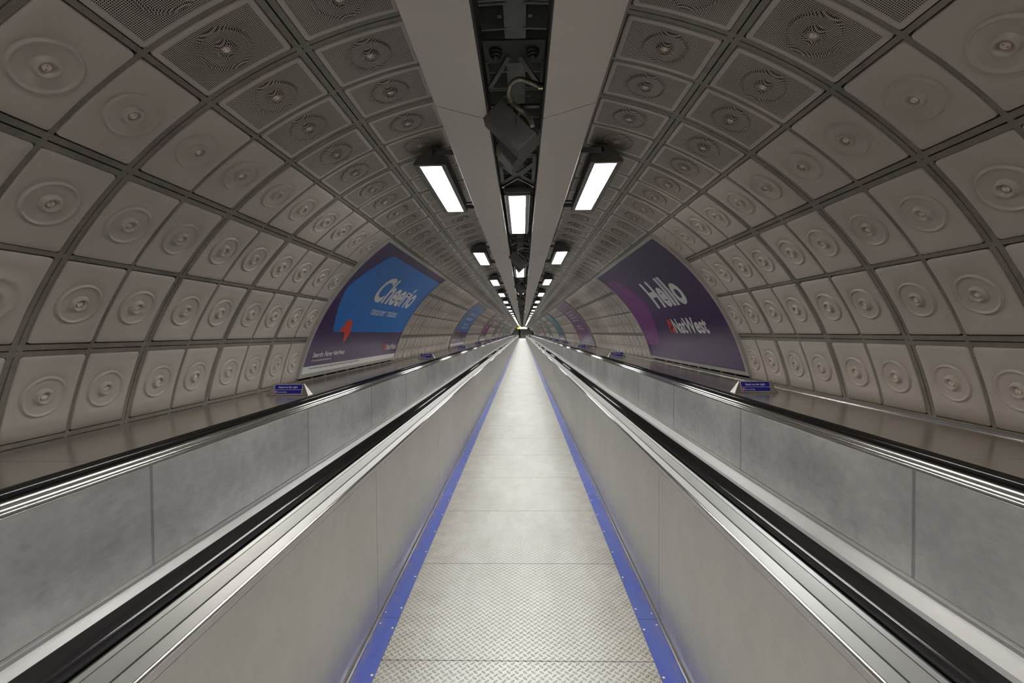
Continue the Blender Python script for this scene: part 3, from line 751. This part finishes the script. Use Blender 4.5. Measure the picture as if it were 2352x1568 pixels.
# ---------------------------------------------------------------- printed graphics
_tc = {}
def text_geo(txt, bold=0.0, shear=0.0, spacing=1.0):
    key = (txt, bold, shear, spacing)
    if key in _tc: return _tc[key]
    cu = bpy.data.curves.new('lettering', 'FONT'); cu.body = txt; cu.size = 1; cu.offset = bold; cu.shear = shear; cu.resolution_u = 3; cu.space_character = spacing
    o = bpy.data.objects.new('lettering', cu); C.objects.link(o)
    dg = bpy.context.evaluated_depsgraph_get(); me = bpy.data.meshes.new_from_object(o.evaluated_get(dg))
    vs_ = [(v.co.x, v.co.y) for v in me.vertices]; fs = [tuple(p.vertices) for p in me.polygons]
    bpy.data.objects.remove(o); bpy.data.curves.remove(cu); bpy.data.meshes.remove(me)
    _tc[key] = (vs_, fs); return _tc[key]
def curved(name, s, verts2, faces, layer, mat, par, step=.06, label=None):
    """verts2 = (distance along tunnel, angle from crown); bent onto the wall"""
    bm = bmesh.new(); d2 = math.degrees(1/(R-.03))
    vv = [bm.verts.new((a, t/d2, 0)) for a, t in verts2]
    for f in faces:
        try: bm.faces.new([vv[i] for i in f])
        except ValueError: pass
    ts = [v.co.y for v in bm.verts]; lo, hi = min(ts), max(ts); n = int((hi-lo)/step)
    for i in range(1, n+1):
        bmesh.ops.bisect_plane(bm, geom=bm.verts[:]+bm.edges[:]+bm.faces[:], plane_co=(0, lo+(hi-lo)*i/(n+1), 0), plane_no=(0, 1, 0))
    rr = R-.030-.0015*layer; org = parent_world(par)
    for v in bm.verts:
        p = cylpt(s*v.co.y*d2, v.co.x, rr); v.co = Vector(p)-org
    bmesh.ops.recalc_face_normals(bm, faces=bm.faces)
    me = bpy.data.meshes.new(name); bm.to_mesh(me); bm.free(); me.materials.append(mat)
    me.polygons.foreach_set('use_smooth', [True]*len(me.polygons))
    o = bpy.data.objects.new(name, me); C.objects.link(o); o.parent = par
    if label: o['label'] = label
    return o
class Poster:
    """a = reading coordinate in metres from the left edge of the sheet, t = angle"""
    def __init__(s, side, y0, root): s.s = side; s.y0 = y0; s.root = root
    def Y(s, a): return s.y0+a if s.s < 0 else s.y0+ADLEN-a
    def poly(s, pts, layer, mat, name, label=None):
        return curved(name, s.s, [(s.Y(a), t) for a, t in pts], [tuple(range(len(pts)))], layer, mat, s.root, label=label)
    def text(s, txt, a0, a1, tb, ttop, layer, mat, bold=.0, shear=0., spacing=1.0, label=None):
        vs_, fs = text_geo(txt, bold, shear, spacing); xs = [v[0] for v in vs_]; x0, x1 = min(xs), max(xs)
        cap = .72; return curved('lettering', s.s, [(s.Y(a0+(x-x0)/(x1-x0)*(a1-a0)), tb+(ttop-tb)*y/cap) for x, y in vs_], fs, layer, mat, s.root, .05, label)
def greek(P, a0, a1, t0, t1, rows, seed, mat):
    """rows of unreadable small strokes standing in for lettering too small to read in the photograph"""
    rnd = random.Random(seed); dt = (t1-t0)/rows
    for i in range(rows):
        a = a0+rnd.uniform(0, .1); end = a1-rnd.uniform(0, .5)
        while a < end:
            w_ = rnd.uniform(.07, .16); P.poly([(a, t0+dt*(i+.12)), (a+w_*.55, t0+dt*(i+.12)), (a+w_*.55, t0+dt*(i+.72)), (a, t0+dt*(i+.72))], 2, mat, 'lettering')
            a += w_+(.12 if rnd.random() < .2 else 0)
def logo(P, a, tb, tt, w_):
    """three folded red arrowheads round a centre"""
    h = tb-tt
    def q(x, y): return (a+x*w_, tb-y*h)
    P.poly([q(.30, 1.0), (q(.62, 1.0)), q(.98, .60), q(.80, .46), q(.60, .62), q(.45, .50), q(.22, .70)], 3, M['red'], 'emblem_arrow')
    P.poly([q(.02, .48), q(.30, .62), q(.42, .44), q(.26, .40), q(.28, .20), q(.44, .02), q(.14, .0), q(.0, .26)], 3, M['red'], 'emblem_arrow')
    P.poly([q(.60, .0), q(.96, .02), q(1.05, .40), q(.84, .40), q(.66, .28), q(.52, .38), q(.50, .16)], 3, M['red'], 'emblem_arrow')
def round_poly(pts, r_=.10, n=5, ay_=19.3):
    """round corners; angle units scaled so that ay_ deg = 1 m"""
    P2 = [Vector((a, t/ay_)) for a, t in pts]; out = []
    for i, p in enumerate(P2):
        a = P2[i-1]; b = P2[(i+1) % len(P2)]; da = (a-p); db = (b-p); r1 = min(r_, da.length*.4, db.length*.4)
        p1 = p+da.normalized()*r1; p2 = p+db.normalized()*r1
        for j in range(n+1):
            u = j/n; q = p1*(1-u)**2+p*2*u*(1-u)+p2*u*u; out.append((q.x, q.y*ay_))
    return out
def frame_and_sheet(P, base):
    s, y0 = P.s, P.y0; t0, t1 = 33.75, 76.9; d = math.degrees(1/R); fw = .05
    mb = MB()
    def arc(ya, yb, ta, tb, ri, ro, n):
        vv = []; ff = []
        for i in range(n+1):
            t = s*(ta+(tb-ta)*i/n)
            vv += [cylpt(t, ya, ri), cylpt(t, yb, ri), cylpt(t, yb, ro), cylpt(t, ya, ro)]
        for i in range(n):
            for j in range(4): ff.append((i*4+j, i*4+(j+1) % 4, i*4+4+(j+1) % 4, i*4+4+j))
        ff += [(0, 3, 2, 1), (n*4, n*4+1, n*4+2, n*4+3)]; mb.add(vv, ff)
    arc(y0, y0+fw, t0, t1, R-.045, R+.022, 24); arc(y0+ADLEN-fw, y0+ADLEN, t0, t1, R-.045, R+.022, 24)
    arc(y0+fw, y0+ADLEN-fw, t0, t0+fw*d, R-.0448, R+.022, 2); arc(y0+fw, y0+ADLEN-fw, t1-fw*d, t1, R-.0448, R+.022, 2)
    recalc(mb.build('frame', M['frame'], P.root))
    mb = MB(); mb.cur = 0; arc(y0+fw, y0+ADLEN-fw, t0+fw*d, t1-fw*d, R-.022, R+.02, 24); recalc(mb.build('backing_board', M['gap'], P.root))
    P.poly([(fw, t0+fw*d), (ADLEN-fw, t0+fw*d), (ADLEN-fw, t1-fw*d), (fw, t1-fw*d)], 0, base, 'sheet')
LEFT_COL = [((.05, .018, .105), (.008, .20, .66)), ((.05, .03, .09), (.03, .18, .52)), ((.06, .03, .10), (.28, .03, .16)), ((.07, .03, .07), (.25, .05, .08)),
            ((.10, .08, .10), (.08, .30, .36)), ((.10, .10, .12), (.20, .26, .34)), ((.05, .03, .10), (.07, .04, .13)), ((.05, .04, .08), (.06, .05, .10))]
RIGHT_COL = [((.05, .018, .095), (.17, .02, .19)), ((.05, .025, .11), (.17, .04, .19)), ((.06, .035, .12), (.03, .26, .36)), ((.05, .03, .11), (.05, .25, .30)),
             ((.16, .06, .14), (.30, .10, .20)), ((.06, .03, .10), (.26, .10, .16)), ((.06, .05, .12), (.10, .13, .32)), ((.04, .04, .06), (.10, .09, .12))]
LEFT_LAB = ['purple and blue curved poster reading Cheerio teaser rates', 'blue and purple poster, second from the camera on left wall, with slanting white words', 'magenta poster on left wall, third from the camera',
            'dark red poster on left wall, fourth from the camera', 'pale teal poster on left wall with yellow blotches, fifth from the camera', 'pale blue-grey poster on left wall, sixth from the camera',
            'purple poster on left wall, seventh from the camera', 'farthest dark poster on left wall near the end wall']
RIGHT_LAB = ['deep purple curved poster reading Hello in large white letters', 'violet poster with long white words, second from the camera on right wall', 'teal poster with purple foot on right wall, third from the camera',
             'teal poster with spotted purple foot, fourth from the camera on right wall', 'pink poster with magenta spots on right wall, fifth from the camera', 'pink and violet poster on right wall, sixth from the camera',
             'blue-edged poster on right wall, seventh from the camera', 'farthest dark poster on right wall near the end wall']
for i, y0 in enumerate(AD_Y):
    for s, cols, labs in ((-1, LEFT_COL, LEFT_LAB), (1, RIGHT_COL, RIGHT_LAB)):
        root = empty('poster', cylpt(s*60, y0+ADLEN/2, R-.03), labs[i], 'poster', 'posters on the %s wall' % ('left' if s < 0 else 'right'))
        P = Poster(s, y0, root); base = printm('sheet_%s_base_%s' % ('left' if s < 0 else 'right', ORD[i]), cols[i][0]); acc = printm('sheet_%s_accent_%s' % ('left' if s < 0 else 'right', ORD[i]), cols[i][1])
        frame_and_sheet(P, base); W_ = M['white']; EDGE = ADLEN-.052; TB = 75.95
        if s < 0 and i < 3:
            if i == 0: pts = [(.61, 64.4), (.36, 56.95), (.20, 50.9), (.61, 37.5), (EDGE, 37.5), (EDGE, 64.55)]
            elif i == 1: pts = [(.06, 64.5), (.06, 37.7), (EDGE, 37.7), (EDGE, 64.5)]
            else: pts = [(.06, 64.5), (.06, 37.2), (2.6, 35.7), (EDGE, 39), (EDGE, 64.5)]
            P.poly(round_poly(pts, .10) if i == 0 else pts, 1, acc, 'speech_shape')
            P.poly([(.93, 60.55), (1.14, 60.53), (1.28, 64.46), (1.17, 68.1), (1.03, 64.46), (.84, 64.4)], 2, M['red'], 'red_tail')
            if i == 0:
                P.text('Cheerio', 1.34, 3.70, 53.0, 43.5, 3, W_, .03); P.text('teaser rates', 1.70, 3.22, 58.0, 55.0, 3, W_, .012)
            elif i == 1:
                greek(P, 1.0, 3.7, 44.5, 54.0, 2, 3, W_); greek(P, 1.4, 3.5, 55.6, 62.0, 2, 5, W_)
            else:
                greek(P, 1.2, 3.6, 46.5, 53.5, 1, 7, W_); greek(P, 1.5, 3.3, 56.0, 59.0, 1, 8, W_)
            logo(P, 3.33, 71.95, 69.4, .19); P.text('NatWest', 3.55, 4.29, 72.0, 69.5, 3, W_, .02)
            P.text('Search: Fairer NatWest', .26, 1.35, 71.55, 70.2, 3, W_, .022); P.text('UK mainland personal customers only.', .26, .90, 72.75, 72.2, 3, W_, .01)
            P.poly([(.05, 74.0), (EDGE, 74.15), (EDGE, TB), (.05, TB)], 1, M['white'], 'white_footer')
            P.text('National Westminster Bank plc. Registered in England and Wales No. 929027. Registered Office: 135 Bishopsgate, London EC2M 3UR', .26, 2.14, 74.85, 74.35, 2, M['ink'], .006)
        elif s > 0 and i == 0:
            L_ = AD_Y[0]+ADLEN
            P.poly([(.052, 40.0), (.18, 39.6), (.88, 39.75), (1.12, 43.1), (1.41, 51.5), (1.43, 55.0), (1.18, 63.5), (.95, 70.2), (.88, 70.8), (.052, 71.2)], 1, acc, 'speech_shape')
            P.text('Hello', L_-8.22, L_-6.67, 55.6, 45.2, 2, W_, .035)
            P.text('NatWest', L_-7.98, L_-6.56, 65.65, 60.5, 2, W_, .03); logo(P, L_-8.25, 65.75, 60.6, .25)
        elif s > 0 and i == 1:
            P.poly([(.06, 36.2), (EDGE, 36.2), (EDGE, 69.8), (.06, 69.8)], 1, acc, 'speech_shape')
            greek(P, .9, 3.6, 43.5, 55.5, 4, 11, W_); greek(P, 1.0, 3.2, 58.5, 63.8, 2, 12, W_)
            P.poly([(.5, 66.0), (.72, 66.0), (.90, 69.8), (.78, 73.5), (.66, 69.8), (.5, 69.8)], 2, M['red'], 'red_tail')
        else:
            top = 37.5 if i % 2 else 36.3
            P.poly([(.06, top), (EDGE, top), (EDGE, 67.0), (.06, 67.0)], 1, acc, 'accent_block')
            if i == 2 or i == 3:
                greek(P, .8, 3.2, 45.5, 52.5, 2, 20+i, printm('print_sand', (.45, .33, .28))); greek(P, 1.0, 2.8, 57, 60, 1, 30+i, printm('print_sand', (.45, .33, .28)))
                P.poly([(.05, 74.2), (EDGE, 74.2), (EDGE, TB), (.05, TB)], 1, M['white'], 'white_footer')
            elif s > 0 and i == 4:
                rnd = random.Random(4)
                for j in range(14):
                    a, t_ = rnd.uniform(.4, 4.0), rnd.uniform(59, 74); r_ = rnd.uniform(.08, .2)
                    P.poly([(a+r_*math.cos(q*PI/4), t_+r_*19*math.sin(q*PI/4)) for q in range(8)], 2, printm('print_magenta', (.42, .03, .22)) if j % 3 else M['white'], 'spot')
            elif s < 0 and i == 4:
                P.poly([(.4, 63), (2.2, 61), (2.6, 65), (.5, 66)], 2, printm('print_yellow', (.60, .48, .05)), 'blotch'); P.poly([(.3, 68), (3.0, 68.5), (3.4, 72), (.3, 71)], 2, printm('print_orange', (.45, .25, .08)), 'blotch')
                P.poly([(.05, 74.0), (EDGE, 74.0), (EDGE, TB), (.05, TB)], 1, M['white'], 'white_footer')

# ---------------------------------------------------------------- stand on the right signs
def make_sign():
    t = empty('ledge_sign', (0, 0, 0)); mb = MB(); H_ = .122
    yf = -.055
    # front plate (trapezium), back plate, closed ends: a folded steel tent
    f = [(-.225, yf, 0), (.225, yf, 0), (.158, -.006, H_), (-.158, -.006, H_)]; b = [(-.225, .055, 0), (.225, .055, 0), (.158, .006, H_), (-.158, .006, H_)]
    mb.add(f+b, [(0, 1, 2, 3), (5, 4, 7, 6), (3, 2, 6, 7), (0, 3, 7, 4), (1, 5, 6, 2), (0, 4, 5, 1)]); mb.build('steel_tent', M['signsteel'], t, origin=(0, 0, 0))
    k_ = .049/H_                                   # the front plate leans back
    def fp(x, z, off): return (x, yf+k_*z-off, z)
    def quad(name, x0, x1, z0, z1, off, mat, th=.002):
        m_ = MB(); m_.add([fp(x0, z0, off), fp(x1, z0, off), fp(x1, z1, off), fp(x0, z1, off), fp(x0, z0, 0), fp(x1, z0, 0), fp(x1, z1, 0), fp(x0, z1, 0)], [(0, 1, 2, 3), (0, 4, 5, 1), (1, 5, 6, 2), (2, 6, 7, 3), (3, 7, 4, 0)]); return m_.build(name, mat, t, origin=(0, 0, 0))
    quad('border_plate', -.150, .150, .016, .118, .0012, M['white'])
    quad('blue_plate', -.146, .146, .064, .114, .0022, M['signblue']); quad('blue_plate', -.146, .146, .020, .060, .0022, M['signblue'])
    def txt(s_, x0, x1, z0, zt):
        vs_, fs = text_geo(s_, .025); xs = [v[0] for v in vs_]; a, c = min(xs), max(xs); m_ = MB()
        m_.add([fp(x0+(x-a)/(c-a)*(x1-x0), z0+(zt-z0)*y/.72, .0032) for x, y in vs_], fs); m_.build('lettering', M['white'], t, origin=(0, 0, 0))
    txt('Stand on the right', -.103, .100, .079, .098); txt('No smoking', -.112, -.012, .033, .046)
    m_ = MB(); cx, cz = -.130, .040
    def ring(r0, r1, off, n=20): 
        m_.add([fp(cx+r*math.cos(2*PI*i/n), cz+r*math.sin(2*PI*i/n), off) for r in (r0, r1) for i in range(n)], [(i, (i+1) % n, n+(i+1) % n, n+i) for i in range(n)])
    m_.cur = 1; ring(.001, .0125, .0030); m_.cur = 0; ring(.0095, .0135, .0036)
    m_.add([fp(cx-.010, cz+.008, .0037), fp(cx-.008, cz+.010, .0037), fp(cx+.010, cz-.008, .0037), fp(cx+.008, cz-.010, .0037)], [(0, 1, 2, 3)])
    m_.cur = 2; m_.add([fp(cx-.008, cz-.002, .0034), fp(cx+.006, cz-.002, .0034), fp(cx+.006, cz+.001, .0034), fp(cx-.008, cz+.001, .0034)], [(0, 1, 2, 3)])
    m_.build('no_smoking_roundel', [M['signpink'], M['white'], M['ink']], t, origin=(0, 0, 0))
    return t
sg0 = make_sign(); first = True
for i in range(14):
    for s in (-1, 1):
        o = sg0 if first else copy_tree(sg0); first = False
        o.location = (s*2.455, 4.80+6.92*i, .951)
        props(o, '%s blue Stand on the right sign on the steel ledge along the %s wall' % (nth(i), 'left' if s < 0 else 'right'), 'sign', 'blue ledge signs')

# ---------------------------------------------------------------- far end
mb = MB(); mb.box(-3.1, 3.1, YEND, YEND+.1, -.1, 3.6)
ew = mb.build('wall_end', M['endwall'], kind='structure')
mb = MB()
for i in range(11): mb.box(-2.75+i*.5-.012, -2.75+i*.5+.012, YEND-.015, YEND, 0, 3.2)
mb.build('joint_strips', M['rib'], ew)
MB().box(-1.0, -.55, YEND-.04, YEND-.016, 0, 2.3).build('dark_opening', M['dark'], ew)
MB().box(2.35, 2.85, 112, 115, 0.0, 2.2).build('trim_1', M['dark'], kind='structure')
MB().box(-2.9, 2.9, YEND-4.2, YEND-3.9, 2.80, 3.40).build('trim_2', M['endwall'], kind='structure')
mb = MB(); mb.box(-3.1, 3.1, Y0-.1, Y0, -.1, 3.6); mb.build('wall_back', M['endwall'], kind='structure')
t = empty('direction_sign', (.02, YEND-5, 2.70), 'lit yellow and white hanging sign at the far end of the tunnel', 'sign')
MB().box(-1.9, 2.0, YEND-5.0, YEND-4.85, 2.49, 2.98).build('casing', M['dark'], t)
MB().box(-1.35, -.62, YEND-5.03, YEND-5.0, 2.55, 2.88).build('yellow_panel', M['signyellow'], t)
MB().box(-.58, 1.32, YEND-5.03, YEND-5.0, 2.53, 2.92).build('white_panel', M['signlit'], t)
for x in (-1.2, 1.2): MB().bar((x, YEND-4.92, 2.98), (x, YEND-4.92, 3.3), .03, .03, (0, 1, 0)).build('hanger_rod', M['iron'], t)
t = empty('yellow_sign', (-.45, 105.5, 2.9), 'small yellow sign hung under the trunking at far end', 'sign')
MB().box(-.62, -.30, 105.5, 105.55, 2.80, 3.08).build('yellow_face', M['signyellow'], t)
MB().bar((-.46, 105.53, 3.08), (-.46, 105.53, 3.44), .02, .02, (0, 1, 0)).build('hanger_rod', M['iron'], t)
t = empty('post_sign', (1.62, 96, 0), 'small white notice on a black post right of the path at far end', 'sign')
MB().cyl((1.62, 105.6, 0), (0, 0, 1), .03, 1.0, 10).build('post', M['dark'], t); MB().box(1.42, 1.84, 105.55, 105.58, .95, 1.08).build('notice', M['white'], t)
t = empty('post_sign', (-2.9, 106, 0), 'white ring sign on dark posts at far left end', 'sign')
for x in (-2.75, -2.55, -2.2): MB().cyl((x, 106, 0), (0, 0, 1), .04, 1.45, 10).build('post', M['dark'], t)
mb = MB(); n = 20
for r0, r1 in ((.16, .30),):
    for z in (0,): mb.add([(-2.4+r*math.cos(2*PI*i/n), 105.95-yy, 1.62+r*math.sin(2*PI*i/n)*.6) for yy in (0, .03) for r in (r0, r1) for i in range(n)],
        [(i, (i+1) % n, n+(i+1) % n, n+i) for i in range(n)]+[(2*n+i, 3*n+i, 3*n+(i+1) % n, 2*n+(i+1) % n) for i in range(n)])
mb.build('ring', M['white'], t)
for j, yy in enumerate((107.5, 112.5, 117.5, 122.0)):  # invented fill lights, added so the end wall is not black
    t = empty('strip_light', (0, yy, 2.8), '%s of the added fill lights beyond the end of the walkways' % ORD[j], 'light fitting', 'added fill lights beyond the walkways')
    MB().box(-.8, .8, yy, yy+.4, 2.79, 2.86).build('housing', M['housing'], t); MB().box(-.75, .75, yy+.02, yy+.38, 2.76, 2.789).build('diffuser', M['fill_far'], t)
    for x in (-.5, .5): MB().bar((x, yy+.2, 2.86), (x, yy+.2, 3.46), .02, .02, (0, 1, 0)).build('hanger_rod', M['iron'], t)
# ticket gates standing across the far end
for i, x in enumerate((-1.9, -1.35, 1.5, 2.1)):
    t = empty('ticket_gate', (x, 112, 0), 'dark cabinet at the far end of the tunnel, %s from left' % ORD[i], 'gate', 'cabinets at the far end')
    MB().box(x-.14, x+.14, 111.5, 113, 0, 1.02).build('cabinet', M['side'], t); MB().box(x-.14, x+.14, 111.5, 111.9, 1.02, 1.06).build('reader_top', M['iron'], t)
for x in (-.45, .45):
    pass
